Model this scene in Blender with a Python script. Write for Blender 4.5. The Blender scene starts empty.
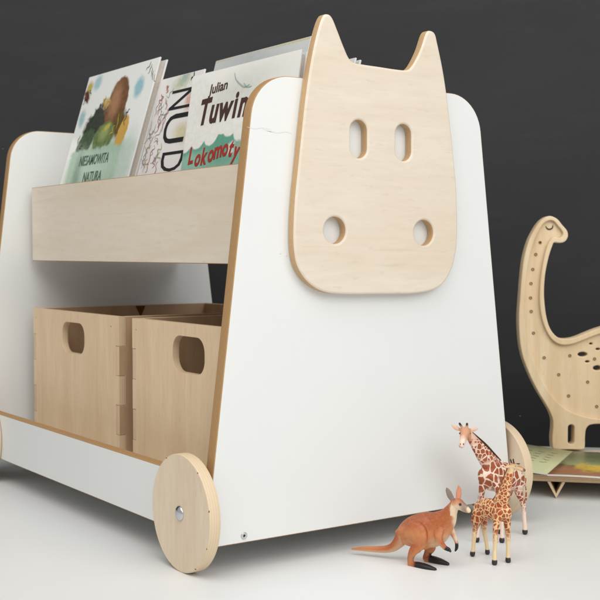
import bpy, bmesh, math, random
from mathutils import Vector, Matrix, noise
random.seed(7)
S = bpy.context.scene
COL = S.collection
V = Vector

# ------------------------------------------------------------------ camera
FPX = 1164.0
CAM = V((-0.7877, -0.9940, 0.3246))
yaw, pitch = -0.6068, -0.0416
FWD = V((-math.sin(yaw)*math.cos(pitch), math.cos(yaw)*math.cos(pitch), math.sin(pitch)))
RGT = FWD.cross(V((0, 0, 1))).normalized()
UPV = RGT.cross(FWD).normalized()
camd = bpy.data.cameras.new('camera')
cam = bpy.data.objects.new('camera', camd); COL.objects.link(cam)
m = Matrix((RGT, UPV, -FWD)).transposed().to_4x4(); m.translation = CAM
cam.matrix_world = m
camd.sensor_width = 36; camd.lens = 36*FPX/600
camd.clip_start = 0.05; camd.clip_end = 60
camd.dof.use_dof = True; camd.dof.focus_distance = 1.27; camd.dof.aperture_fstop = 16
S.camera = cam
S.render.resolution_x = 1024; S.render.resolution_y = 1024

# ------------------------------------------------------------------ light
W = bpy.data.worlds.new('World'); S.world = W; W.use_nodes = True
W.node_tree.nodes['Background'].inputs[0].default_value = (0.97, 0.985, 1.0, 1)
W.node_tree.nodes['Background'].inputs[1].default_value = 0.50

def area(name, loc, target, sx, sy, power, color):
    d = bpy.data.lights.new(name, 'AREA'); d.shape = 'RECTANGLE'; d.size = sx; d.size_y = sy
    d.energy = power; d.color = color
    o = bpy.data.objects.new(name, d); COL.objects.link(o); o.location = loc
    o.rotation_euler = (V(target)-V(loc)).to_track_quat('-Z', 'Y').to_euler()
    return o
area('window_light', (0.0, -2.2, 1.65), (0.05, 0.1, 0.2), 2.4, 1.6, 35, (1.0, 0.995, 0.985))
area('ceiling_light', (-1.0, -0.5, 1.9), (0.0, 0.15, 0.1), 1.8, 1.8, 26, (1.0, 0.975, 0.93))
S.view_settings.view_transform = 'Standard'; S.view_settings.look = 'None'
S.view_settings.gamma = 1; S.view_settings.exposure = 0
S.render.engine = 'CYCLES'

# ------------------------------------------------------------------ helpers
F = V((FWD.x, FWD.y, 0)).normalized(); R = V((RGT.x, RGT.y, 0)).normalized(); Z = V((0, 0, 1))
def on(u, v, n, c):
    """the point of the plane n.p = c that the photograph shows at (u, v)"""
    d = FWD + RGT*(u-300)/FPX - UPV*(v-300)/FPX; n = V(n)
    return CAM + d*((c-n.dot(CAM))/n.dot(d))

def tag(o, label=None, cat=None, group=None, kind=None):
    if label: o['label'] = label
    if cat: o['category'] = cat
    if group: o['group'] = group
    if kind: o['kind'] = kind
    return o
def empty(name, loc, rz=0):
    o = bpy.data.objects.new(name, None); COL.objects.link(o)
    o.location = loc; o.rotation_euler = (0, 0, rz); o.empty_display_size = .05
    return o
def adopt(o, parent):
    """parent o (placed in world space) to a thing or part without moving it"""
    if parent is not None:
        mw = parent.matrix_parent_inverse @ parent.matrix_basis
        if parent.parent is not None:
            mw = (parent.parent.matrix_basis) @ mw
        o.parent = parent; o.matrix_parent_inverse = mw.inverted()
    return o
def addobj(name, me, parent=None, mw=None):
    o = bpy.data.objects.new(name, me); COL.objects.link(o)
    if mw is not None: o.matrix_basis = mw
    return adopt(o, parent)
def frame(o, x, y):
    x = V(x).normalized(); y = V(y).normalized(); z = x.cross(y).normalized(); y = z.cross(x)
    m = Matrix((x, y, z)).transposed().to_4x4(); m.translation = V(o); return m
def copy_tree(o, parent=None):
    c = o.copy(); COL.objects.link(c)
    if parent is not None: c.parent = parent; c.matrix_parent_inverse = o.matrix_parent_inverse.copy()
    for ch in list(o.children): copy_tree(ch, c)
    return c

def plate(name, pts, t, fr, mats, parent=None, holes=(), bevel=.0008, res=3, thr=.985, smooth=math.radians(40)):
    """a board cut to an outline: front face on the frame's z=0, thickness towards -z"""
    cu = bpy.data.curves.new('tmp', 'CURVE'); cu.dimensions = '2D'; cu.fill_mode = 'BOTH'
    cu.extrude = t/2-bevel; cu.bevel_depth = bevel; cu.bevel_resolution = res; cu.offset = -bevel
    for loop in [pts]+list(holes):
        sp = cu.splines.new('POLY'); sp.points.add(len(loop)-1); sp.use_cyclic_u = True
        for p, q in zip(sp.points, loop): p.co = (q[0], q[1], 0, 1)
    tmp = bpy.data.objects.new('tmp', cu); COL.objects.link(tmp)
    dg = bpy.context.evaluated_depsgraph_get(); dg.update()
    me = bpy.data.meshes.new_from_object(tmp.evaluated_get(dg))
    bpy.data.objects.remove(tmp); bpy.data.curves.remove(cu)
    me.name = name; me.materials.clear()
    me.transform(Matrix.Translation((0, 0, -t/2)))
    bm = bmesh.new(); bm.from_mesh(me); bmesh.ops.remove_doubles(bm, verts=bm.verts, dist=1e-6)
    bmesh.ops.recalc_face_normals(bm, faces=bm.faces); bm.to_mesh(me); bm.free()
    for mm in mats: me.materials.append(mm)
    for p in me.polygons:
        if len(mats) > 1: p.material_index = 0 if abs(p.normal.z) > thr else 1
        p.use_smooth = abs(p.normal.z) < .995
    me.set_sharp_from_angle(angle=smooth)
    for p in me.polygons: p.use_smooth = abs(p.normal.z) < .995
    return addobj(name, me, parent, fr)

def rect(x0, y0, x1, y1): return [(x0, y0), (x1, y0), (x1, y1), (x0, y1)]
def circle(cx, cy, r, n=40, ry=None): return [(cx+r*math.cos(a*2*math.pi/n), cy+(ry or r)*math.sin(a*2*math.pi/n)) for a in range(n)]
def rrect(x0, y0, x1, y1, r, n=8):
    out = []
    for cx, cy, a0 in ((x1-r, y0+r, -90), (x1-r, y1-r, 0), (x0+r, y1-r, 90), (x0+r, y0+r, 180)):
        for k in range(n+1):
            a = math.radians(a0+90*k/n); out.append((cx+r*math.cos(a), cy+r*math.sin(a)))
    return out
def catmull(pts, n=4, closed=True):
    out = []; N = len(pts); rng = range(N if closed else N-1)
    for i in rng:
        if closed: p = [V(pts[(i+k-1) % N]) for k in range(4)]
        else: p = [V(pts[min(max(i+k-1, 0), N-1)]) for k in range(4)]
        for k in range(n):
            t = k/n
            out.append(.5*((2*p[1])+(-p[0]+p[2])*t+(2*p[0]-5*p[1]+4*p[2]-p[3])*t*t+(-p[0]+3*p[1]-3*p[2]+p[3])*t**3))
    if not closed: out.append(V(pts[-1]))
    return out
def round_poly(pts, radii, n=8):
    out = []; N = len(pts)
    for i in range(N):
        p = V(pts[i]); a = (V(pts[i-1])-p); b = (V(pts[(i+1) % N])-p); r = radii[i]
        if r == 0: out.append(p); continue
        ang = a.angle(b); d = r/math.tan(ang/2); a.normalize(); b.normalize()
        c = p+(a+b).normalized()*(r/math.sin(ang/2)); s = p+a*d-c; e = p+b*d-c
        tot = s.angle_signed(e)
        for k in range(n+1):
            t = tot*k/n; co, si = math.cos(-t), math.sin(-t)
            out.append(c+V((s.x*co-s.y*si, s.x*si+s.y*co)))
    return out

def each(name, lines, *a):
    for ln in lines: strokes(name, [ln], *a)
def strokes(name, lines, w, fr, mat, parent, h=.00012):
    """thin painted strokes lying on a page"""
    bm = bmesh.new()
    for ln in lines:
        pts = catmull([V((p[0], p[1])) for p in ln], 5, False); n = len(pts); prev = None
        ww = w
        for i, p in enumerate(pts):
            a = pts[max(i-1, 0)]; b = pts[min(i+1, n-1)]; d = (b-a)
            if d.length < 1e-9: continue
            d.normalize(); nrm = V((-d.y, d.x))*ww*(.35+.65*math.sin(math.pi*(i+.5)/n))
            r = [bm.verts.new((*(p+nrm), h)), bm.verts.new((*(p-nrm), h))]
            if prev: bm.faces.new((prev[0], prev[1], r[1], r[0]))
            prev = r
    bmesh.ops.recalc_face_normals(bm, faces=bm.faces)
    me = bpy.data.meshes.new(name); bm.to_mesh(me); bm.free(); me.materials.append(mat)
    return addobj(name, me, parent, fr)

# ------------------------------------------------------------------ materials
class NT:
    def __init__(s, name, rough=.5, spec=.5, coat=0):
        s.m = bpy.data.materials.new(name); s.m.use_nodes = True; s.t = s.m.node_tree
        s.b = s.t.nodes['Principled BSDF']; s.b.inputs['Roughness'].default_value = rough
        s.b.inputs['Specular IOR Level'].default_value = spec; s.b.inputs['Coat Weight'].default_value = coat
        s.b.inputs['Coat Roughness'].default_value = .2
    def n(s, t, **k):
        nd = s.t.nodes.new(t)
        for a, b in k.items(): setattr(nd, a, b)
        return nd
    def l(s, a, b): s.t.links.new(a, b)
    def inp(s, nd, i, v):
        if hasattr(v, 'links') or hasattr(v, 'is_output'): s.l(v, nd.inputs[i])
        else: nd.inputs[i].default_value = v
    def math(s, op, a, b=0.0, clamp=False):
        nd = s.n('ShaderNodeMath', operation=op, use_clamp=clamp); s.inp(nd, 0, a); s.inp(nd, 1, b); return nd.outputs[0]
    def coord(s, scale=(1, 1, 1), loc=(0, 0, 0), rot=(0, 0, 0)):
        tc = s.n('ShaderNodeTexCoord'); mp = s.n('ShaderNodeMapping')
        mp.inputs[1].default_value = loc; mp.inputs[2].default_value = rot; mp.inputs[3].default_value = scale
        s.l(tc.outputs['Object'], mp.inputs[0]); return mp.outputs[0]
    def noise(s, vec, scale, detail=4, rough=.55, dist=0):
        nd = s.n('ShaderNodeTexNoise'); s.l(vec, nd.inputs['Vector']); nd.inputs['Scale'].default_value = scale
        nd.inputs['Detail'].default_value = detail; nd.inputs['Roughness'].default_value = rough
        nd.inputs['Distortion'].default_value = dist; return nd.outputs[0]
    def ramp(s, f, stops):
        nd = s.n('ShaderNodeValToRGB'); s.l(f, nd.inputs[0]); e = nd.color_ramp.elements
        while len(e) < len(stops): e.new(.5)
        for el, (p, c) in zip(e, stops): el.position = p; el.color = (*c, 1)
        return nd.outputs[0]
    def mix(s, f, a, b, mode='MIX'):
        nd = s.n('ShaderNodeMix', data_type='RGBA', blend_type=mode)
        s.inp(nd, 0, f)
        for i, v in ((6, a), (7, b)):
            if isinstance(v, tuple): nd.inputs[i].default_value = (*v, 1)
            else: s.l(v, nd.inputs[i])
        return nd.outputs[2]
    def color(s, c):
        if isinstance(c, tuple): s.b.inputs['Base Color'].default_value = (*c, 1)
        else: s.l(c, s.b.inputs['Base Color'])
        return s
    def bump(s, h, dist, strength=.5):
        nd = s.n('ShaderNodeBump'); s.l(h, nd.inputs['Height']); nd.inputs['Distance'].default_value = dist
        nd.inputs['Strength'].default_value = strength; s.l(nd.outputs[0], s.b.inputs['Normal']); return s
def srgb(r, g, b): return tuple(((c/255)/12.92 if c/255 <= .04045 else ((c/255+.055)/1.055)**2.4) for c in (r, g, b))

def wood(name, a, b, dark, grain='x', rough=.5, seed=0.0):
    k = NT(name, rough, .35)
    sc = dict(x=(2.2, 16, 16), y=(16, 2.2, 16))[grain]
    v = k.coord(sc, (seed, seed*1.7, 0)); v1 = k.coord((1, 1, 1), (seed, 3, 1))
    big = k.noise(v, 1.0, 5, .6, 1.2)
    fine = k.noise(k.coord(tuple(s*9 for s in sc), (seed, 0, 0)), 1.0, 4, .7, .3)
    blot = k.noise(v1, 7, 3, .5)
    c = k.ramp(big, [(.3, b), (.62, a)])
    c = k.mix(k.ramp(fine, [(.38, (0, 0, 0)), (.74, (.24,)*3)]), c, dark)
    c = k.mix(k.ramp(blot, [(.42, (0, 0, 0)), (.75, (.3,)*3)]), c, b)
    # short pores and flecks
    fl = k.noise(k.coord(tuple(s*(14 if s > 5 else 22) for s in sc), (seed, 9, 0)), 1.0, 2, .5)
    c = k.mix(k.ramp(fl, [(.64, (0, 0, 0)), (.71, (.20,)*3)]), c, dark)
    # sparse darker mineral streaks and pin knots
    st = k.noise(k.coord(tuple(s*(2.4 if s > 5 else 1.1) for s in sc), (seed, 21, 3)), 1.0, 3, .5, 1.6)
    c = k.mix(k.ramp(st, [(.66, (0, 0, 0)), (.72, (.22,)*3), (.78, (.05,)*3)]), c, dark)
    k.color(c); k.bump(fine, .0002, .25)
    return k.m
def ply_edge(name, light, dark, layers=.0014):
    k = NT(name, .6, .25)
    tc = k.n('ShaderNodeTexCoord'); sp = k.n('ShaderNodeSeparateXYZ'); k.l(tc.outputs['Object'], sp.inputs[0])
    wob = k.noise(k.coord((1, 1, 1)), 60, 3)
    z = k.math('ADD', k.math('DIVIDE', sp.outputs[2], layers), k.math('MULTIPLY', wob, .25))
    w = k.math('SINE', k.math('MULTIPLY', z, math.pi))
    f = k.math('MULTIPLY_ADD', w, .5); k.t.nodes[-1].inputs[2].default_value = .5
    nz = k.noise(k.coord((1, 1, 1)), 260, 4, .7)
    c = k.mix(k.math('MULTIPLY', f, .75), light, dark)
    c = k.mix(k.ramp(nz, [(.4, (0, 0, 0)), (.75, (.45,)*3)]), c, dark)
    k.color(c); return k.m
def plain(name, c, rough=.5, spec=.4, var=.08, scale=40, metal=0, coat=0):
    k = NT(name, rough, spec, coat); k.b.inputs['Metallic'].default_value = metal
    n = k.noise(k.coord(), scale, 4)
    d = tuple(x*(1-var*2) for x in c)
    k.color(k.mix(n, c, d)); return k.m

M = {}
M['birch'] = wood('birch', (.765, .68, .565), (.715, .615, .485), (.54, .41, .29), 'x', .5, 1.3)
M['birch_v'] = wood('birch_upright', (.78, .655, .495), (.71, .575, .41), (.46, .32, .2), 'y', .5, 4.1)
M['birch_box'] = wood('birch_box', (.79, .605, .405), (.69, .50, .31), (.47, .33, .21), 'y', .5, 7.7)
M['box_shaded'] = wood('birch_box_shaded', (.54, .36, .22), (.45, .29, .17), (.36, .22, .13), 'y', .5, 5.5)  # box birch darkened: the shade inside the boxes is put into its colour
M['head_edge'] = ply_edge('head_edge', srgb(206, 174, 134), srgb(180, 144, 102))
M['pine'] = wood('pine', (.83, .68, .47), (.70, .52, .31), (.56, .38, .20), 'y', .5, 2.2)
M['ply_edge'] = ply_edge('plywood_edge', srgb(182, 146, 102), srgb(156, 120, 80))
M['ply_edge_light'] = ply_edge('plywood_edge_light', srgb(218, 190, 156), srgb(196, 162, 122))
M['wheel_rim'] = ply_edge('wheel_rim', srgb(222, 202, 172), srgb(212, 188, 156))
k = NT('white_laminate', .32, .45)
sm = k.noise(k.coord(), 5, 5, .6); sp_ = k.noise(k.coord((1, 1, 1), (4, 4, 4)), 120, 3, .6)
c = k.mix(k.ramp(sm, [(.35, (0,)*3), (.8, (.55,)*3)]), (.78, .785, .765), (.735, .745, .73))
# fine scuffs across the lacquer
scf = k.noise(k.coord((3, 60, 3), (1, 2, 3), (0, 0, .15)), 1.0, 4, .6, .6)
c = k.mix(k.ramp(scf, [(.68, (0,)*3), (.80, (.06,)*3)]), c, (.62, .63, .63))
k.color(c); k.l(k.math('MULTIPLY_ADD', sp_, .15), k.b.inputs['Roughness']); k.t.nodes[-1].inputs[2].default_value = .26
k.bump(sp_, .00015, .12); M['white'] = k.m

k = NT('charcoal_wall', .62, .3)
n1 = k.noise(k.coord(), 1.3, 5, .6, .8); n2 = k.noise(k.coord((1, 1, 5)), 5, 6, .65, .5); n3 = k.noise(k.coord(), 90, 4, .7)
c = k.mix(k.ramp(n1, [(.3, (0,)*3), (.75, (1,)*3)]), srgb(37, 38, 40), srgb(48, 48, 50))
c = k.mix(k.ramp(n2, [(.5, (0,)*3), (.85, (.16,)*3)]), c, srgb(78, 78, 79))
k.color(c); k.bump(n3, .0006, .3); M['wall'] = k.m
k = NT('white_floor', .38, .45)
n1 = k.noise(k.coord(), 3, 5, .6); n2 = k.noise(k.coord(), 160, 3, .6)
c = k.mix(k.ramp(n1, [(.3, (0,)*3), (.8, (1,)*3)]), (.79, .80, .795), (.755, .762, .757))
sp2 = k.noise(k.coord((1, 1, 1), (9, 9, 0)), 220, 2, .5)
c = k.mix(k.ramp(sp2, [(.74, (0,)*3), (.80, (.35,)*3)]), c, (.4, .39, .36))
k.color(c); k.bump(n2, .0002, .15); M['floor'] = k.m
M['box_edge'] = ply_edge('box_edge', srgb(216, 192, 160), srgb(208, 180, 146))
M['zinc'] = plain('zinc', (.62, .64, .66), .22, .5, .05, 60, 1)
M['dark_hole'] = plain('dark_recess', (.03, .025, .02), .8)
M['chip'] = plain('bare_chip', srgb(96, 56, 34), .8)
M['black'] = plain('black_paint', (.018, .017, .018), .45)
M['eyeblack'] = plain('eye_black', (.01, .01, .012), .15, .6)

# ------------------------------------------------------------------ setting
def quad(name, pts, mat, kind='structure'):
    me = bpy.data.meshes.new(name); me.from_pydata([tuple(p) for p in pts], [], [tuple(range(len(pts)))])
    me.materials.append(mat); o = addobj(name, me); tag(o, kind=kind); return o
wn = V((.682, .731, 0)).normalized(); wd = V((wn.y, -wn.x, 0)); wc = .703
wo = wn*wc
quad('floor', [wo+wd*4, wo-wd*4, wo-wd*4-wn*5, wo+wd*4-wn*5], M['floor'])
wall = quad('wall', [wo+wd*4-Z*.02, wo-wd*4-Z*.02, wo-wd*4+Z*2.6, wo+wd*4+Z*2.6], M['wall'])

# ------------------------------------------------------------------ the cart
H0, H1, WB, WT, PT, LEN = .029, .5043, .4245, .3052, .0150, .6459
cart = empty('toy_bookcase', (0, .33, 0))
tag(cart, 'white and birch bookcase on wheels with an animal head on its near end', 'bookcase')
panel2d = round_poly([(-WB/2, H0), (WB/2, H0), (WT/2, H1), (-WT/2, H1)], [.002, .002, .047, .047], 12)
pf = frame((0, 0, 0), (1, 0, 0), (0, 0, 1))       # z of this frame points to -y
pn = plate('end_panel', panel2d, PT, pf, (M['white'], M['ply_edge']), cart, bevel=.0014, thr=.9)
plate('end_panel', panel2d, PT, frame((0, LEN+PT, 0), (1, 0, 0), (0, 0, 1)), (M['white'], M['ply_edge']), cart, bevel=.0014, thr=.9)
# the screw low on the near panel
for sx in (-.167, .16):
    scr = plate('screw', circle(sx, .0365, .0036, 24), .0016, frame((0, -.0011, 0), (1, 0, 0), (0, 0, 1)), (M['zinc'],), pn,
                holes=[circle(sx, .0365, .0014, 6)], bevel=.0004)
    plate('socket', circle(sx, .0365, .0015, 6), .0002, frame((0, -.0002, 0), (1, 0, 0), (0, 0, 1)), (M['dark_hole'],), pn, bevel=.00005)
M['scuff'] = plain('scuff_grey', (.71, .715, .705), .4)
each_scuff = []
for q in ([(247, 127), (256, 129), (262, 128), (272, 130)], [(262, 129), (276, 133), (286, 132), (292, 134)], [(266, 131), (274, 132)]):
    pts_ = [on(a, b, (0, 1, 0), 0) for a, b in q]
    each_scuff.append([(p.x, p.z) for p in pts_])
for ln in each_scuff: strokes('scuff', [ln], .00035, frame((0, -.00002, 0), (1, 0, 0), (0, 0, 1)), M['scuff'], pn, .00006)
# side rails low on both long sides, floor board
SX = .2085
def board_x(name, x, y0, y1, z0, z1, t, mats, parent, bevel=.0007, out=-1):
    """upright board whose outer face lies at x and looks to -x (out=-1) or +x"""
    if out < 0: fr = frame((x, y1, z0), (0, -1, 0), (0, 0, 1))
    else: fr = frame((x, y0, z0), (0, 1, 0), (0, 0, 1))
    return plate(name, rect(0, 0, y1-y0, z1-z0), t, fr, mats, parent, bevel=bevel)
WP = (M['white'], M['ply_edge']); BP = (M['birch'], M['ply_edge'])
board_x('side_rail', -SX, PT+.0005, LEN-.0005, .034, .0975, .0135, WP, cart, .001)
board_x('side_rail', SX-.0005, PT+.0005, LEN-.0005, .034, .0975, .0135, WP, cart, .001, 1)
plate('floor_board', rect(0, 0, .385, LEN-PT-.002), .009, frame((-.1925, PT+.001, .055), (1, 0, 0), (0, 1, 0)), WP, cart)
# the book tray
TX = -.131
board_x('tray_front', TX, PT+.0003, LEN-.0003, .311, .4185, .0095, BP, cart, .0008)
board_x('tray_back', .125, PT+.0003, LEN-.0003, .311, .4185, .0095, BP, cart, .0008, 1)
plate('tray_floor', rect(0, 0, .125-.0095+.131-.0097, LEN-PT-.001), .009, frame((TX+.0096, PT+.0005, .3215), (1, 0, 0), (0, 1, 0)), BP, cart)
# wheels
def wheel(x, y, out):
    fr = frame((x, y, .06), (0, -out*-1 if out > 0 else -1, 0), (0, 0, 1)) if out > 0 else frame((x, y, .06), (0, -1, 0), (0, 0, 1))
    w = plate('wheel', circle(0, 0, .06, 96), .0128, fr, (M['birch_v'], M['wheel_rim']), cart, bevel=.0012)
    bm = bmesh.new(); bmesh.ops.create_uvsphere(bm, u_segments=24, v_segments=12, radius=.0078)
    for v in bm.verts: v.co.z = max(v.co.z*.45, -.0005)
    me = bpy.data.meshes.new('bolt'); bm.to_mesh(me); bm.free(); me.materials.append(M['zinc'])
    for p in me.polygons: p.use_smooth = True
    addobj('bolt', me, w, fr)
    return w
WO = .2218
w1 = wheel(-WO, .0345, -1); wheel(-WO, LEN-.017, -1); wheel(WO, .0345, 1); wheel(WO, LEN-.017, 1)
for a, rr, sx, sy in ((118, .0592, 3.2, 1.2), (52, .0590, 1.6, 2.4), (12, .0595, 1.3, 2.6), (-25, .0592, 1.0, 2.6), (-58, .0590, 2.4, 1.8), (250, .0592, 2.4, 1.0)):
    bm = bmesh.new(); bmesh.ops.create_icosphere(bm, subdivisions=2, radius=.0006)
    for v in bm.verts: v.co += V((random.uniform(-1, 1), random.uniform(-1, 1), random.uniform(-1, 1)))*.00012; v.co.x *= sx*.8; v.co.y *= sy*.7; v.co.z *= .9
    me = bpy.data.meshes.new('chip'); bm.to_mesh(me); bm.free(); me.materials.append(M['chip'])
    a = math.radians(a); c = V((-WO+.0003, .0345-rr*math.cos(a), .06+rr*math.sin(a)))
    addobj('chip', me, w1, frame(c, (0, -1, 0), (0, 0, 1)))

# head board
HT = .0125
head_px = [(323, 17), (316.7, 37), (310.7, 67), (306, 100), (301.7, 140), (298.3, 173), (296, 196), (294.4, 222), (294.4, 246), (298, 266), (308.5, 282), (324, 291.6), (344, 294.2),
           (380, 294.2), (416, 293.4), (438, 288), (450, 274), (456, 254), (458, 230), (457, 190), (453.5, 150), (450, 117), (446.7, 90), (443, 67), (438, 43), (435.7, 34), (431.7, 30.7), (427, 32.6),
           (421.7, 48), (416.7, 59), (411.7, 67), (406.7, 70), (395, 69), (380, 66.7), (362, 64), (354, 62), (349, 57), (343, 43), (338, 30), (333, 18), (328.5, 14)]
hp = [on(a, b, (0, 1, 0), -HT) for a, b in head_px]
hp2 = catmull([(p.x, p.z) for p in hp], 4)
def slot(u, v, w, h):
    c = on(u, v, (0, 1, 0), -HT); return rrect(c.x-w/2, c.z-h/2, c.x+w/2, c.z+h/2, w/2-.0001, 10)
def rnd(u, v, r):
    c = on(u, v, (0, 1, 0), -HT); return circle(c.x, c.z, r, 40)
plate('animal_head', hp2, HT-.0002, frame((0, -HT, 0), (1, 0, 0), (0, 0, 1)), (M['birch'], M['head_edge']), cart, thr=.28,
      holes=[slot(359.3, 139, .0225, .0405), slot(404, 142.5, .0225, .0400), rnd(335.4, 230.3, .0142), rnd(424.2, 232.8, .0142)], bevel=.0026, res=4)

# ------------------------------------------------------------------ storage boxes
BT, BX, BW, BD = .009, -.14, .281, .292     # thickness, front plane, width (y), depth (x)
BZ0, BZ1 = .0555, .2425
tabs = [(.092, .130), (.1674, .205)]
box = empty('storage_box', (BX+BD/2, .6215-BW/2, BZ0))
def jag(w, h, inward):
    """outline of a wall: inward = notches cut at both sides, else plain body with tabs"""
    pts = [(0, 0), (w, 0)]
    for a, b in tabs:
        a -= BZ0; b -= BZ0; e_ = .0003 if inward > 0 else -.0002; a += e_; b -= e_; pts += [(w, a), (w+inward, a), (w+inward, b), (w, b)]
    pts += [(w, h), (0, h)]
    for a, b in reversed(tabs):
        a -= BZ0; b -= BZ0; e_ = .0003 if inward > 0 else -.0002; a += e_; b -= e_; pts += [(0, b), (-inward, b), (-inward, a), (0, a)]
    return pts
by1 = .6215; by0 = by1-BW; BH = BZ1-BZ0
cz = .207-BZ0
BXP = (M['birch_box'], M['box_edge'])
hole = rrect(BW/2-.037, cz-.021, BW/2+.037, cz+.021, .017)
pegs = [circle(.0045, .2265-BZ0, .0012, 12), circle(BW-.0225, .2285-BZ0, .0014, 12), circle(.010, .2285-BZ0, .0012, 12)]
plate('front_panel', jag(BW, BH, -BT-.0002), BT, frame((BX, by1, BZ0), (0, -1, 0), (0, 0, 1)), BXP, box, holes=[hole]+pegs[1:], bevel=.0004)
plate('back_panel', jag(BW, BH, -BT-.0002), BT, frame((BX+BD, by0, BZ0), (0, 1, 0), (0, 0, 1)), (M['box_shaded'], M['box_edge']), box, holes=[hole], bevel=.0004)
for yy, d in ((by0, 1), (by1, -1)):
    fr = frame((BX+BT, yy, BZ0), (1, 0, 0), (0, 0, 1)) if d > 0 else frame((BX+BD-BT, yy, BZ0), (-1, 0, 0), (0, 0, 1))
    plate('side_panel', jag(BD-2*BT, BH, BT-.0003), BT, fr, (M['box_shaded'], M['box_edge']), box, bevel=.0004)
plate('bottom_panel', rect(BT, BT, BD-BT, BW-BT), .006, frame((BX, by0, BZ0+.008), (1, 0, 0), (0, 1, 0)), BXP, box)
# a flat dark V-shaped wedge laid on the rim of the far wall
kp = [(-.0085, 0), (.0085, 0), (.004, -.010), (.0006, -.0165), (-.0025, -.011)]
kb = box.copy(); COL.objects.link(kb)
for ch in list(box.children):
    c2 = ch.copy(); COL.objects.link(c2); inv = ch.matrix_parent_inverse.copy(); c2.parent = kb; c2.matrix_parent_inverse = inv
kb.location.y -= .6215-.3025
plate('dark_wedge', kp, .0005, frame((.029, by1-BT-.0004, BZ1-.0012), (1, 0, 0), (0, 0, 1)), (M['chip'],), box, bevel=.0001)
G = 'open plywood boxes stored under the book tray'
tag(box, 'open plywood box at the far end of the bookcase, its whole front in view', 'box', G)
tag(kb, 'open plywood box nearer the animal head panel, its front partly cut off by it', 'box', G)

# ------------------------------------------------------------------ books
TH = math.radians(15); TT = math.tan(TH)
UVY = V((0, -1, 0)); UVV = V((math.sin(TH), 0, math.cos(TH)))
class Cover:
    """plane of a front cover leaning back; u runs along the width, v up"""
    def __init__(s, xb, u0, z0=.3225):
        s.xb = xb; s.n = (1, 0, -TT); s.c = xb-TT*.418; s.z0 = z0
        s.o = V((s.c+TT*z0, u0, z0)); s.fr = frame(s.o, UVY, UVV)
    def uv(s, px, py):
        p = on(px, py, s.n, s.c)-s.o; return (p.dot(UVY), p.dot(UVV))
    def at(s, lift): m = s.fr.copy(); m.translation += s.fr.col[2].to_3d()*lift; return m

def art(name, base, layers, rough=.3, coat=.15, grain=.012):
    """printed cover: soft-edged ink washes laid over a base colour; shapes keep their place on the page"""
    k = NT(name, rough, .5, coat)
    tc = k.n('ShaderNodeTexCoord'); col = base
    nz = k.n('ShaderNodeTexNoise'); k.l(tc.outputs['Object'], nz.inputs['Vector']); nz.inputs['Scale'].default_value = 130; nz.inputs['Detail'].default_value = 7; nz.inputs['Roughness'].default_value = .62
    off = k.n('ShaderNodeVectorMath', operation='SUBTRACT'); k.l(nz.outputs['Color'], off.inputs[0]); off.inputs[1].default_value = (.5, .5, .5)
    mot = k.noise(tc.outputs['Object'], 150, 7, .75)
    for (shape, cx, cy, rx, ry, ang, c, soft, wob) in layers:
        sc = k.n('ShaderNodeVectorMath', operation='SCALE'); k.l(off.outputs[0], sc.inputs[0]); sc.inputs['Scale'].default_value = wob
        ad = k.n('ShaderNodeVectorMath', operation='ADD'); k.l(tc.outputs['Object'], ad.inputs[0]); k.l(sc.outputs[0], ad.inputs[1])
        mp = k.n('ShaderNodeMapping', vector_type='TEXTURE'); k.l(ad.outputs[0], mp.inputs[0])
        mp.inputs[1].default_value = (cx, cy, 0); mp.inputs[2].default_value = (0, 0, math.radians(ang)); mp.inputs[3].default_value = (rx, ry, 1)
        sp = k.n('ShaderNodeSeparateXYZ'); k.l(mp.outputs[0], sp.inputs[0])
        if shape == 'e':
            d = k.math('SQRT', k.math('ADD', k.math('MULTIPLY', sp.outputs[0], sp.outputs[0]), k.math('MULTIPLY', sp.outputs[1], sp.outputs[1])))
        else:
            d = k.math('MAXIMUM', k.math('ABSOLUTE', sp.outputs[0]), k.math('ABSOLUTE', sp.outputs[1]))
        f = k.math('DIVIDE', k.math('SUBTRACT', 1.0+soft, d), max(soft*2, .02), True)
        shade = tuple(x*.6 for x in c) if max(c) < .25 else tuple(x*.90 for x in c)
        ink = k.mix(k.ramp(mot, [(.40, (0,)*3), (.62, (1,)*3)]), c, shade)
        col = k.mix(f, col, ink)
    k.color(col); return k.m

FONT = None
def text(name, s, size, fr, mat, parent, u, v, rot=0, bold=0, shear=0, sx=1, extr=.00012, spacing=1):
    cu = bpy.data.curves.new('tmp', 'FONT'); cu.body = s; cu.size = size; cu.extrude = extr; cu.offset = bold; cu.shear = shear
    cu.space_character = spacing; cu.resolution_u = 3
    tmp = bpy.data.objects.new('tmp', cu); COL.objects.link(tmp)
    dg = bpy.context.evaluated_depsgraph_get(); dg.update()
    me = bpy.data.meshes.new_from_object(tmp.evaluated_get(dg)); bpy.data.objects.remove(tmp); bpy.data.curves.remove(cu)
    me.materials.clear(); me.materials.append(mat); me.name = name
    me.transform(Matrix.Translation((u, v, 0)) @ Matrix.Rotation(rot, 4, 'Z') @ Matrix.Diagonal((sx, 1, 1, 1)))
    return addobj(name, me, parent, fr)
M['pages'] = ply_edge('page_edges', (.62, .58, .50), (.42, .36, .30), .0004)
M['bookwhite'] = plain('white_board', (.74, .74, .73), .35, .45, .04, 30, 0, .1)

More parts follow.
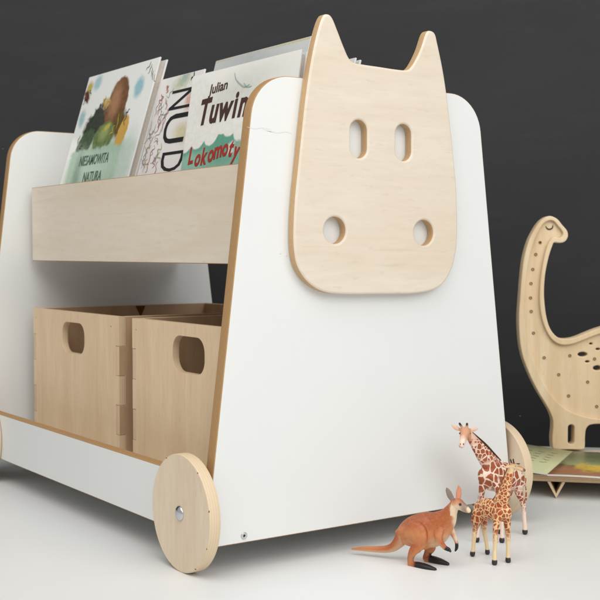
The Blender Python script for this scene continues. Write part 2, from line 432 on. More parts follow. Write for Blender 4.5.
def hardcover(name, cv, w, h, t, front, label, back=None, fan=0.0, skew=0.0, cov=.0022):
    """a closed hardback: two cover boards, page block between them"""
    root = empty(name, cv.o); tag(root, label, 'book', 'picture books standing in the tray')
    def pts(a0, b0, a1, b1): return [(a+skew*b, b) for a, b in rect(a0, b0, a1, b1)]
    fc = plate('front_cover', pts(0, 0, w, h), cov, cv.fr, (front, M['bookwhite']), root, bevel=.0004)
    rb = t-cov
    plate('back_cover', pts(0, 0, w, h), cov, cv.at(-rb), (back or M['bookwhite'], M['bookwhite']), root, bevel=.0004)
    plate('page_block', pts(.002, .003, w-.0035, h-.0035), t-2*cov-.0002, cv.at(-cov-.0001), (M['pages'], M['pages']), root, bevel=.0003)
    plate('spine', pts(-.0012, .0004, .0006, h-.0004), t-.0004, cv.at(-.0002), (front, M['bookwhite']), root, bevel=.0003)
    return root, fc

# --- book with watercolour hills
XB = -.096
c1 = Cover(XB, .6180)
U = c1.uv
tl, tr, bl, br = U(90, 76), U(160, 58), U(60, 185), U(128, 176)
sk = ((tl[0]-bl[0])/(tl[1]-bl[1])+(tr[0]-br[0])/(tr[1]-br[1]))/2
o0 = bl[0]-sk*bl[1]; w1_, h1_ = (tr[0]+br[0]-tl[0]-bl[0])/2, (tl[1]+tr[1])/2
c1 = Cover(XB, .6180-o0); U = c1.uv
print('book1', sk, o0, w1_, h1_)
def E(U, px, py, rx, ry, ang, col, soft=.08, wob=.006, shape='e'):
    u, v = U(px, py); return (shape, u, v, rx, ry, ang, col, soft, wob)
g1 = srgb(168, 196, 172)
a1 = art('watercolour_cover', srgb(236, 237, 232), [
    E(U, 93, 170, .088, .046, 0, g1, .25, .022), E(U, 112, 150, .060, .012, 0, g1, .5, .02), E(U, 124, 163, .024, .040, 0, srgb(200, 214, 204), .6, .02),
    E(U, 98, 83, .0125, .0105, 20, srgb(176, 206, 210), .35, .010), E(U, 139, 87, .013, .0145, 0, srgb(158, 198, 208), .35, .010), E(U, 82, 119, .0095, .0125, 0, srgb(168, 200, 206), .4, .010),
    E(U, 100, 118, .034, .023, 28, srgb(74, 74, 70), .12, .03), E(U, 91, 128, .026, .020, 20, srgb(66, 74, 62), .15, .02),
    E(U, 112, 107, .020, .008, 15, srgb(150, 120, 70), .3, .02),
    E(U, 116.5, 105, .031, .042, -8, srgb(132, 92, 62), .05, .008), E(U, 115, 101, .016, .024, 0, srgb(172, 128, 94), .5, .014),
    E(U, 119, 124, .020, .020, 0, srgb(110, 92, 52), .25, .014),
    E(U, 85, 143, .029, .017, 25, srgb(82, 104, 74), .10, .010), E(U, 103, 137, .033, .022, 8, srgb(118, 136, 84), .08, .010), E(U, 104, 133, .015, .010, 10, srgb(150, 162, 104), .5, .01),
    E(U, 121.5, 133, .0135, .026, -18, srgb(208, 166, 84), .08, .006), E(U, 107, 127, .010, .005, 20, srgb(190, 180, 90), .4, .01),
    E(U, 90, 88, .009, .010, 0, srgb(196, 180, 96), .35, .012), E(U, 87, 97, .007, .012, 40, srgb(120, 70, 52), .3, .014), E(U, 107, 103, .011, .007, 0, srgb(206, 176, 120), .4, .02),
    E(U, 90, 171, .080, .0335, 0, g1, .06, .012, 'b'), E(U, 76, 176, .012, .030, 0, srgb(120, 150, 130), .6, .01),
    E(U, 100, 165, .05, .02, 0, srgb(186, 208, 188), .6, .02),
])
b1, f1 = hardcover('picture_book', c1, w1_, h1_, .0125, a1, 'white picture book with a watercolour of green and brown hills, at the tray\'s far end', skew=sk)
M['ink_green'] = plain('ink_green', srgb(74, 96, 78), .5)
M['ink_dark'] = plain('ink_dark', srgb(58, 46, 40), .5)
p = U(78.5, 166.5); q = U(112.5, 158.5); 
text('title', 'NIESAMOWITA', .0215, c1.at(.0003), M['ink_green'], f1, p[0], p[1], 0, .0001, 0, .66)
p = U(81.5, 182.5)
text('title', 'NATURA', .0215, c1.at(.0003), M['ink_green'], f1, p[0]+.001, p[1], 0, .0001, 0, .70)
random.seed(3)
def sq(U, px, py, L, a, amp):
    u, v = U(px, py); out = []
    for i in range(5):
        t = (i/4-.5)*L; s = amp*(random.random()-.5)*2
        out.append((u+t*math.cos(a)-s*math.sin(a), v+t*math.sin(a)+s*math.cos(a)))
    return out
each('twig', [sq(U, 88, 98, .02, 1.9, .004), sq(U, 85, 101, .012, .6, .003), sq(U, 91, 92, .012, 2.4, .003), sq(U, 79, 140, .014, 1.2, .003), sq(U, 81, 147, .012, .3, .003), sq(U, 126, 118, .02, 1.3, .004), sq(U, 128, 112, .012, .7, .003)],
        .0007, c1.at(.0003), M['ink_dark'], f1)
each('blade', [sq(U, 149+i*1.6, 66+i*3, .014, 1.2+i*.2, .003) for i in range(5)], .0006, c1.at(.0003), M['ink_green'], f1)
each('yellow_stem', [sq(U, 108, 103, .022, .3, .004), sq(U, 105, 100, .012, 1.3, .003), sq(U, 118, 121, .022, 1.5, .003), sq(U, 112, 131, .02, 1.0, .004)], .0009, c1.at(.0003),
        plain('ink_yellow', srgb(206, 172, 60), .5), f1)

# --- book with scribbled creatures and big letters
c2 = Cover(XB+.009, .3600); U = c2.uv
tl, tr, bl = U(161, 82), U(193, 72), U(138, 175)
sk = (tl[0]-bl[0])/(tl[1]-bl[1])*.8
o0 = bl[0]-sk*bl[1]; c2 = Cover(XB+.009, .3600-o0); U = c2.uv
print('book2', sk, o0, U(193, 72), U(161, 82))
a2 = art('scribbled_cover', srgb(232, 228, 224), [
    E(U, 182, 82, .022, .010, 15, srgb(206, 206, 176), .5, .02), E(U, 185, 78, .012, .007, 25, srgb(170, 190, 180), .5, .01), E(U, 181, 133, .017, .012, -10, srgb(214, 206, 170), .5, .02),
    E(U, 150, 130, .012, .05, 8, srgb(214, 206, 204), .8, .02), E(U, 189, 100, .008, .012, 0, srgb(220, 176, 160), .6, .015),
])
b2, f2 = hardcover('picture_book', c2, .115, U(161, 82)[1]+.003, .012, a2, 'picture book covered in red and grey scribbles with tall black letters running down it', skew=sk)
# big letters read from top to bottom
def big(ch, pa, pb, sx=1.0):
    """letter turned a quarter clockwise; pa px of the letter's foot-left (top left on the page), size from v span"""
    u, v = U(*pa)
    return text('letter', ch, pb, c2.at(.0003), M['black'], f2, u, v, -math.pi/2, -.0002, 0, sx)
big('N', (173.5, 89), .085, .50); big('U', (168.5, 112.5), .085, .80); big('D', (163.5, 150.5), .085, .50)
random.seed(11)
def scr(n, x0, y0, x1, y1, L, amp):
    out = []
    for i in range(n):
        t = random.random(); py = y0+(y1-y0)*t; px = x0+(x1-x0)*random.random()-(py-y0)*.235
        out.append(sq(U, px, py, L*random.uniform(.5, 1.3), random.gauss(1.45, .5), amp))
    return out
each('red_scribble', scr(13, 160, 90, 174, 170, .020, .004)+scr(3, 168, 84, 172, 92, .012, .004), .0007, c2.at(.0003), plain('ink_red', srgb(186, 120, 108), .5), f2)
each('grey_scribble', scr(24, 159, 92, 172, 172, .018, .004), .0005, c2.at(.0003), plain('ink_grey', srgb(140, 134, 140), .5), f2)
each('olive_scribble', scr(7, 160, 92, 176, 172, .016, .005), .0008, c2.at(.0003), plain('ink_olive', srgb(176, 172, 130), .5), f2)
each('dark_scribble', [sq(U, 193, 68+8, .012, 1.2, .003)], .0011, c2.at(.0003), M['ink_dark'], f2)

# --- book of the locomotive poem
c3 = Cover(XB-.002, .2500); U = c3.uv
tl, bl = U(193.5, 76), U(181, 170); sk = (tl[0]-bl[0])/(tl[1]-bl[1])
o0 = bl[0]-sk*bl[1]; c3 = Cover(XB-.002, .2500-o0); U = c3.uv
print('book3', sk, o0, U(193.5, 76), U(240, 110))
teal = srgb(152, 194, 176); dteal = srgb(104, 164, 140); cw = srgb(238, 236, 229)
lay = [E(U, 215, 165, .20, .040, 0, teal, .10, .004, 'b'), E(U, 225, 138, .05, .03, 0, dteal, .5, .01)]
for px, py, rx, ry in ((188, 137, .020, .023), (200, 132, .021, .024), (213, 128, .020, .024), (224, 124, .022, .017), (232, 121, .02, .022), (243, 125, .02, .023), (215, 118, .07, .022)):
    lay.append(E(U, px, py+2.0, rx, ry, 0, dteal, .16, .002))
for px, py, rx, ry in ((188, 136, .019, .022), (200, 131, .020, .023), (213, 127, .019, .023), (224, 121, .022, .016), (232, 119, .019, .021), (243, 123, .019, .022), (215, 112, .085, .030), (195, 110, .04, .04)):
    lay.append(E(U, px, py, rx, ry, 0, cw, .05, .002))
lay += [E(U, 231, 148, .009, .008, 0, srgb(210, 220, 208), .3, .01), E(U, 238, 147, .010, .008, 0, srgb(150, 180, 160), .3, .01), E(U, 240, 90, .06, .02, 10, srgb(214, 214, 204), .9, .01)]
a3 = art('cloud_cover', cw, lay)
b3, f3 = hardcover('picture_book', c3, .235, U(193.5, 76)[1], .010, a3, 'cream picture book with a scalloped cloud over teal and red lettering', skew=sk)
M['ink_brown'] = plain('ink_brown', srgb(74, 52, 42), .45)
p, q = U(207.5, 101), U(232, 93)
text('author', 'Julian', .0180, c3.at(.0003), M['ink_brown'], f3, p[0]+.001, p[1]+.008, .06, .0003, 0, 1.08)
lx = 0
for ch, px, py, sz, rt in (('T', 197.5, 125.5, .046, .05), ('u', 208, 123, .046, .02), ('w', 217, 121, .046, .0), ('i', 231.5, 117.5, .046, .06), ('m', 237, 116.5, .046, 0)):
    p = U(px, py); text('author', ch, sz, c3.at(.0003), M['ink_brown'], f3, p[0], p[1], rt, .0015, 0, .84)
M['ink_rust'] = plain('ink_rust', srgb(168, 56, 44), .45)
for ch, px, py, rt in zip('Lokomotywa', (187.5, 193.5, 200, 207, 213, 221.5, 227.5, 232, 238, 246), (164, 165, 164.5, 162, 159, 156.5, 155.5, 158, 160, 158), (.1, -.1, .05, .12, .15, .2, -.1, -.15, 0, .1)):
    p = U(px, py+.5); text('title', ch, .030, c3.at(.0003), M['ink_rust'], f3, p[0], p[1], rt, .0009, 0, .80)
each('smoke_curl', [[U(235, 73), U(236, 79), U(240, 84), U(245, 87), U(250, 84)], [U(244, 83), U(247, 87), U(252, 86)]], .0009, c3.at(.0003), plain('ink_mist', srgb(160, 176, 170), .5), f3)

# --- tall pale book behind
c4 = Cover(XB+.025, .2480); U = c4.uv
tl, tr = U(216.5, 60), U(311, 37); o0 = tl[0]
c4 = Cover(XB+.025, .2480-o0, .3225); U = c4.uv; tr = U(311, 37); tl = U(216.5, 60)
print('book4', tl, tr)
a4 = art('pale_cover', srgb(206, 209, 206), [('b', tr[0]/2, tl[1]-.001, .3, .0035, 0, srgb(206, 198, 164), .2, .0005), E(U, 250, 58, .06, .02, -10, srgb(190, 194, 192), .9, .02)])
b4, f4 = hardcover('picture_book', c4, tr[0], (tl[1]+tr[1])/2, .014, a4, 'tall pale grey book with barcode, standing at the back by the left ear', cov=.0025)
u, v = U(269, 76); u2, v2 = U(279, 62)
bars = []
x = 0; random.seed(5)
fr = c4.at(.0003)
plate('barcode_field', rect(u-.001, v-.012, u2+.0015, v2), .0002, c4.at(.0003), (M['bookwhite'],), f4, bevel=.00005)
bm = bmesh.new(); x = u+.001
while x < u2-.001:
    wv = random.choice((.0005, .0008, .0013)); vs = [bm.verts.new((a, b, 0)) for a, b in rect(x, v-.01, x+wv, v2-.002)]; bm.faces.new(vs); x += wv+random.choice((.0006, .001))
me = bpy.data.meshes.new('barcode'); bm.to_mesh(me); bm.free(); me.materials.append(plain('barcode_ink', (.12, .12, .13), .5)); addobj('barcode', me, f4, c4.at(.00045))
each('red_squiggle', [[U(280.5, 68), U(283, 65), U(281.5, 62.5)], [U(283, 73), U(284, 66), U(286, 61)], [U(281, 66), U(284, 67), U(287, 64)]], .0015, c4.at(.0003), plain('ink_crimson', srgb(150, 40, 60), .5), f4)

# --- slim white book whose corner shows past the ear
pc = on(355.5, 57.5, (0, 1, 0), .035)
x5 = pc.x-TT*(pc.z-.418)
c5 = Cover(x5, .035+.2, .3225); h5 = (pc.z-.3225)/math.cos(TH)
print('book5', pc, x5, h5)
hardcover('picture_book', c5, .2, h5, .009, art('white_cover', srgb(214, 216, 214), []), 'slim white book, only its top corner showing past the left ear')

# ------------------------------------------------------------------ bench with V legs
e = V((math.cos(math.radians(-46.5)), math.sin(math.radians(-46.5)), 0)); g = V((-e.y, e.x, 0))
P0 = on(546, 474.7, Z, .031)
bench = empty('low_bench', P0-Z*.031+e*.2)
tag(bench, 'low birch plywood bench on V shaped feet, carrying the open book and the wooden dinosaur', 'bench')
BFR = frame(P0-e*.10, e, g)
plate('bench_top', rect(0, 0, .62, .215), .0088, BFR, (M['birch'], M['ply_edge_light']), bench, bevel=.0006)
tip = on(556, 495.2, Z, .001); tip = P0+e*((tip-P0).dot(e)); 
def vleg(s):
    c = P0+e*s-Z*.031
    for sg in (-1, 1):
        a = c+Z*.0003; b = c+e*sg*.0115+Z*.0218
        d = (b-a).normalized()
        # a thin board running back under the bench
        t = .0035
        nrm = d.cross(g)*(-sg)
        prof = [a, b, b-e*sg*t*1.1, a+Z*t*1.6]
        vs = [p+g*.001 for p in prof]+[p+g*.205 for p in prof]
        me = bpy.data.meshes.new('foot_board'); me.from_pydata([tuple(p-c) for p in vs], [], [(0, 1, 2, 3), (7, 6, 5, 4), (0, 4, 5, 1), (1, 5, 6, 2), (2, 6, 7, 3), (3, 7, 4, 0)])
        bm = bmesh.new(); bm.from_mesh(me); bmesh.ops.recalc_face_normals(bm, faces=bm.faces); bm.to_mesh(me); bm.free()
        me.materials.append(M['birch_box'])
        addobj('foot', me, bench, Matrix.Translation(c))
vleg((tip-P0).dot(e)); vleg((tip-P0).dot(e)+.42)

# ------------------------------------------------------------------ open book on the bench
BZ = .0345
Gn = on(547.3, 474.2, Z, BZ); Gf = on(572.5, 451.5, Z, BZ)
gd = (Gf-Gn); gl = gd.length; gd.normalize(); pe = V((gd.y, -gd.x, 0))
ob = empty('open_book', Gn-Z*(BZ-.031)); tag(ob, 'open picture book lying on the bench with handwriting and a painting', 'book')
print('open book', Gn, Gf, gl, pe, e)
pe = (pe*.35+e*.65).normalized()
def sheet(name, w, lift, th, mat, edge, segs=14, side=1):
    """a page block: curved sheet from the gutter outwards"""
    bm = bmesh.new(); top = []; bot = []
    for i in range(segs+1):
        t = i/segs; s = t*w; z = lift(t)
        for j in range(2):
            pass
        a = pe*side*s; zz = Z*z
        top.append((bm.verts.new(a+zz), bm.verts.new(a+gd*gl+zz)))
        bot.append((bm.verts.new(a+zz-Z*min(th, z+.0033)), bm.verts.new(a+gd*gl+zz-Z*min(th, z+.0033))))
    for i in range(segs):
        f = bm.faces.new((top[i][0], top[i+1][0], top[i+1][1], top[i][1])); f.material_index = 0; f.smooth = True
        f = bm.faces.new((bot[i][0], bot[i][1], bot[i+1][1], bot[i+1][0])); f.material_index = 1
        for k in (0, 1):
            f = bm.faces.new((top[i][k], bot[i][k], bot[i+1][k], top[i+1][k])); f.material_index = 1
    for r in (0, segs):
        f = bm.faces.new((top[r][0], top[r][1], bot[r][1], bot[r][0])); f.material_index = 1
    bmesh.ops.recalc_face_normals(bm, faces=bm.faces)
    me = bpy.data.meshes.new(name); bm.to_mesh(me); bm.free(); me.materials.append(mat); me.materials.append(edge)
    return addobj(name, me, ob, Matrix.Translation(Gn))
k = NT('green_page', .55, .3); n = k.noise(k.coord(), 14, 3)
k.color(k.mix(n, srgb(214, 214, 168), srgb(196, 200, 156))); greenp = k.m
k = NT('painted_page', .4, .4)
n1 = k.noise(k.coord((1, 1, 1), (.2, 0, 0)), 26, 5, .65, 1.0); n2 = k.noise(k.coord((1, 1, 1), (3, 0, 0)), 60, 5, .7, .5)
# bands running along the page: red-brown earth near, yellow, mossy green far
tc = k.n('ShaderNodeTexCoord'); dp = k.n('ShaderNodeVectorMath', operation='DOT_PRODUCT'); k.l(tc.outputs['Object'], dp.inputs[0]); dp.inputs[1].default_value = tuple(gd)
dq = k.n('ShaderNodeVectorMath', operation='DOT_PRODUCT'); k.l(tc.outputs['Object'], dq.inputs[0]); dq.inputs[1].default_value = tuple(pe)
yy = k.math('ADD', k.math('DIVIDE', dp.outputs['Value'], gl), k.math('MULTIPLY', k.math('SUBTRACT', n1, .5), .35))
c = k.ramp(yy, [(.0, srgb(150, 104, 74)), (.28, srgb(168, 112, 78)), (.40, srgb(122, 96, 62)), (.46, srgb(146, 156, 108)), (.8, srgb(118, 134, 88)), (1, srgb(160, 166, 140))])
# a yellow shape entering from the right
f = k.math('MULTIPLY', k.math('DIVIDE', k.math('SUBTRACT', dq.outputs['Value'], .030), .01, True),
           k.math('SUBTRACT', 1.0, k.math('DIVIDE', k.math('ABSOLUTE', k.math('SUBTRACT', yy, .36)), .16), True))
c = k.mix(k.math('MULTIPLY', f, 2.2, True), c, srgb(204, 172, 70))
c = k.mix(k.ramp(n2, [(.45, (0,)*3), (.7, (.5,)*3)]), c, srgb(96, 104, 74))
k.color(c); paint = k.m
edgew = plain('page_rim', srgb(226, 220, 208), .6)
sheet('left_page', .11, lambda t: .0005+.014*(t**1.1)*.9, .0015, greenp, edgew, side=-1)
sheet('right_page', .19, lambda t: .0006*math.sin(min(t*8, math.pi)), .0022, paint, edgew)
random.seed(21)
lines = []
for r in range(5):
    for wds in range(5):
        s0 = .014+wds*.016+random.random()*.004; ln = []
        for i in range(6): ln.append((s0+i*.0018, gl*(.80-r*.10)-wds*.002+random.uniform(-.0022, .0022)))
        lines.append(ln)
bm = bmesh.new()
for ln in lines:
    prev = None
    for (s, y) in ln:
        t = s/.11; z = .0005+.014*(t**1.1)*.9+.0003; p = -pe*s+gd*y+Z*z
        r = (bm.verts.new(p+gd*.0007), bm.verts.new(p-gd*.0007))
        if prev: bm.faces.new((prev[0], prev[1], r[1], r[0]))
        prev = r
me = bpy.data.meshes.new('handwriting'); bm.to_mesh(me); bm.free(); me.materials.append(M['ink_brown']); addobj('handwriting', me, ob, Matrix.Translation(Gn))

# ------------------------------------------------------------------ wooden dinosaur
dn = F; dfoot = on(570, 449.3, Z, .0352); dc = dn.dot(dfoot)
DO = V((dfoot.x, dfoot.y, .0352)); DB, DR = .016, .006      # back slab, raised rim
DFR = frame(DO, R, Z)
def d2(px, py):
    p = on(px, py, dn, dc)-DO; return (p.dot(R), p.dot(Z))
dino = empty('wooden_dinosaur', DO); tag(dino, 'long-necked wooden dinosaur lamp cut from plywood, standing on the open book', 'toy lamp')
out_px = [(551, 216), (546, 217), (541, 220.5), (536.5, 226), (533, 232), (529.5, 239), (527, 246), (524.6, 255), (523, 264), (521.3, 280), (520, 298), (518.8, 315), (519, 330), (520.5, 346), (523.5, 359), (528, 371),
          (533, 382), (538.5, 392.5), (545, 403), (550, 412), (552.8, 420), (553, 428), (552.2, 437), (552.5, 445), (554.5, 449.2), (570, 449.5), (583, 449.4), (585, 446), (585.2, 438), (586, 430), (588.5, 426), (593, 424.4), (602, 424),
          (640, 424), (655, 426), (658, 436), (658, 447), (661, 449.5), (690, 449.5), (692, 446), (691, 425), (696, 405), (706, 385), (722, 370), (740, 362), (741, 357), (722, 358), (700, 352), (680, 338), (655, 326), (625, 322), (600, 328),
          (586, 333.3), (575, 337.6), (565, 339), (557, 336.8), (550.5, 329), (546.8, 318), (545, 306), (544.2, 294), (544.6, 282), (546, 270), (549, 256.5), (552.4, 246), (554.5, 242.4), (560, 243), (565, 241.6), (568, 237), (567.4, 231), (562.5, 225), (557.5, 219)]
rec_px = [(549, 220.6), (554, 221.4), (558, 226), (562.4, 231.5), (562.6, 235.5), (559, 238), (554, 237), (550.5, 240), (547.3, 246), (544.5, 256), (541.8, 270), (540.2, 284), (539.6, 298), (540.4, 310), (543, 322), (547.5, 333), (553.5, 341), (562, 345), (573, 344), (586, 339.2), (600, 334), (625, 328.5), (652, 333),
          (674, 346), (688, 366), (684, 395), (665, 412), (635, 420), (600, 419), (578, 414.5), (562, 406), (550, 393), (541, 378), (534, 362), (528.5, 346), (525.6, 330), (524.6, 315), (525, 298), (526, 282), (528, 266), (531.5, 250), (536.5, 236), (542.5, 225)]
dout = catmull([d2(*p) for p in out_px], 3); drec = catmull([d2(*p) for p in rec_px], 3)
def dslot(u, v, w, h): c = d2(u, v); return rrect(c[0]-w/2, c[1]-h/2, c[0]+w/2, c[1]+h/2, w/2-.0001, 8)
leg_h = [dslot(571.2, 434.5, .0092, .0290), dslot(675, 434.5, .0092, .0290)]
spots = []
for px, py, rx, ry in ((583.6, 354.7, .0064, .0028), (592, 344, .0022, .0012), (588.4, 362, .0030, .0013), (598.5, 368.4, .0058, .0030), (599, 349.4, .0030, .0013), (606, 352, .006, .003), (612, 364, .004, .002), (620, 346, .006, .003), (630, 360, .005, .0024)):
    c = d2(px, py); spots.append(circle(c[0], c[1], rx*1.1, 20, ry*1.25))
PN = (M['pine'], M['pine'])
fr1 = DFR.copy(); fr1.translation = DO+F*DR
plate('body', dout, DB, fr1, PN, dino, holes=leg_h+spots, bevel=.0015)
plate('raised_rim', dout, DR-.0002, DFR, PN, dino, holes=[drec]+leg_h, bevel=.0016)
bulb = plain('brass_led', srgb(150, 112, 60), .35, .5, .2, 300)
led0 = None
for px, py in ((541, 242.4), (536.6, 254.4), (533.6, 269.4), (531.8, 283.6), (531.4, 298), (532, 311.6), (534.3, 333.3), (545, 358), (570.8, 356), (559.6, 375), (588.7, 382.4), (569.5, 396.3), (597.7, 407), (595.6, 359.2)):
    c = d2(px, py); fr = DFR.copy(); fr.translation = DO+R*c[0]+Z*c[1]+F*(DR-.0012)
    if led0 is None:
        led0 = plate('led_bead', circle(0, 0, .0023, 16), .0018, fr, (bulb,), dino, holes=[circle(0, 0, .0011, 10)], bevel=.0004); o = led0
    else:
        o = led0.copy(); COL.objects.link(o); o.matrix_basis = fr
    fr_ = fr.copy(); fr_.translation += F*.0004
    plate('led_core', circle(0, 0, .0012, 10), .0006, fr_, (M['dark_hole'],), o if o is led0 else dino, bevel=.0001) if o is led0 else None
eye = [d2(546.6, 226), d2(548, 228.5), d2(550.5, 229.2), d2(553, 228), d2(553.8, 225)]
fr = DFR.copy(); fr.translation = DO+F*(DR-.0006)
strokes('closed_eye', [eye], .0011, fr, M['ink_brown'], dino)

# ------------------------------------------------------------------ toy animals
def blob(name, root, tubes, voxel, paint_fn, mat, smooth=5):
    """one continuous body: tapered tubes joined by voxel remeshing. tube = list of (point, r_side, r_up[, side axis])"""
    bm = bmesh.new(); N = 14
    for tb, side in tubes:
        if len(tb) > 2:
            ctrl = tb; pts = []
            n = len(ctrl)
            for i in range(n-1):
                q = [ctrl[min(max(i+k-1, 0), n-1)] for k in range(4)]
                for s in range(4):
                    t = s/4
                    def cr(a, b, c, d): return .5*((2*b)+(c-a)*t+(2*a-5*b+4*c-d)*t*t+(3*b-a-3*c+d)*t**3)
                    pts.append((cr(*[V(x[0]) for x in q]), cr(*[x[1] for x in q]), cr(*[x[2] for x in q])))
            pts.append((V(ctrl[-1][0]), ctrl[-1][1], ctrl[-1][2]))
        else: pts = [(V(a), b, c) for a, b, c in tb]
        n = len(pts)
        # round the ends
        def end(i, sgn, d):
            p, ra, rb = pts[i]; r = min(ra, rb); return [(p+d*sgn*r*math.sin(a), ra*math.cos(a), rb*math.cos(a)) for a in (math.radians(30), math.radians(60), math.radians(85))]
        d0 = (pts[0][0]-pts[1][0]).normalized(); d1 = (pts[-1][0]-pts[-2][0]).normalized()
        full = list(reversed(end(0, 1, d0)))+pts+end(-1, 1, d1)
        prev = None; first = None
        for i, (p, ra, rb) in enumerate(full):
            a = full[max(i-1, 0)][0]; b = full[min(i+1, len(full)-1)][0]; t = (b-a).normalized()
            s = (V(side)-t*V(side).dot(t)); s = s.normalized() if s.length > 1e-4 else t.orthogonal().normalized(); w = t.cross(s)
            ring = [bm.verts.new(p+s*ra*math.cos(k*2*math.pi/N)+w*rb*math.sin(k*2*math.pi/N)) for k in range(N)]
            if prev:
                for k in range(N): bm.faces.new((prev[k], prev[(k+1) % N], ring[(k+1) % N], ring[k]))
            else: bm.faces.new(list(reversed(ring)))
            prev = ring
        bm.faces.new(prev)
    bmesh.ops.recalc_face_normals(bm, faces=bm.faces)
    me = bpy.data.meshes.new('tmp'); bm.to_mesh(me); bm.free()
    tmp = bpy.data.objects.new('tmp', me); COL.objects.link(tmp)
    md = tmp.modifiers.new('r', 'REMESH'); md.mode = 'VOXEL'; md.voxel_size = voxel
    ms = tmp.modifiers.new('s', 'SMOOTH'); ms.factor = .5; ms.iterations = smooth
    dg = bpy.context.evaluated_depsgraph_get(); dg.update()
    out = bpy.data.meshes.new_from_object(tmp.evaluated_get(dg)); bpy.data.objects.remove(tmp)
    out.name = name; out.materials.clear(); out.materials.append(mat)
    ca = out.color_attributes.new('Paint', 'FLOAT_COLOR', 'POINT')
    buf = []
    for v in out.vertices: buf += paint_fn(v.co, v.normal)
    ca.data.foreach_set('color', buf)
    for p in out.polygons: p.use_smooth = True
    out.transform(Matrix.Translation(-root.location))
    o = bpy.data.objects.new(name, out); COL.objects.link(o); o.parent = root
    print(name, len(out.vertices)); return o
def sphere(name, c, r, mat, root, flat=None):
    bm = bmesh.new(); bmesh.ops.create_uvsphere(bm, u_segments=16, v_segments=10, radius=r)
    me = bpy.data.meshes.new(name); bm.to_mesh(me); bm.free(); me.materials.append(mat)
    for p in me.polygons: p.use_smooth = True
    return addobj(name, me, root, Matrix.Translation(c))
def sstep(a, b, x): t = min(max((x-a)/(b-a), 0), 1); return t*t*(3-2*t)
def lerp(a, b, t): return tuple(x+(y-x)*t for x, y in zip(a, b))
class Fig:
    def __init__(s, O): s.O = V(O); s.k = F.dot(s.O)
    def __call__(s, px, py, dF): return on(px, py, F, s.k+dF)

def paint_mat(name, rough=.42):
    k = NT(name, rough, .4); at = k.n('ShaderNodeAttribute', attribute_name='Paint')
    nz = k.noise(k.coord(), 900, 3, .6)
    k.color(k.mix(k.ramp(nz, [(.3, (0,)*3), (.8, (.25,)*3)]), at.outputs[0], k.mix(1.0, at.outputs[0], (.6, .5, .45), 'MULTIPLY')))
    k.bump(nz, .0003, .35); return k.m

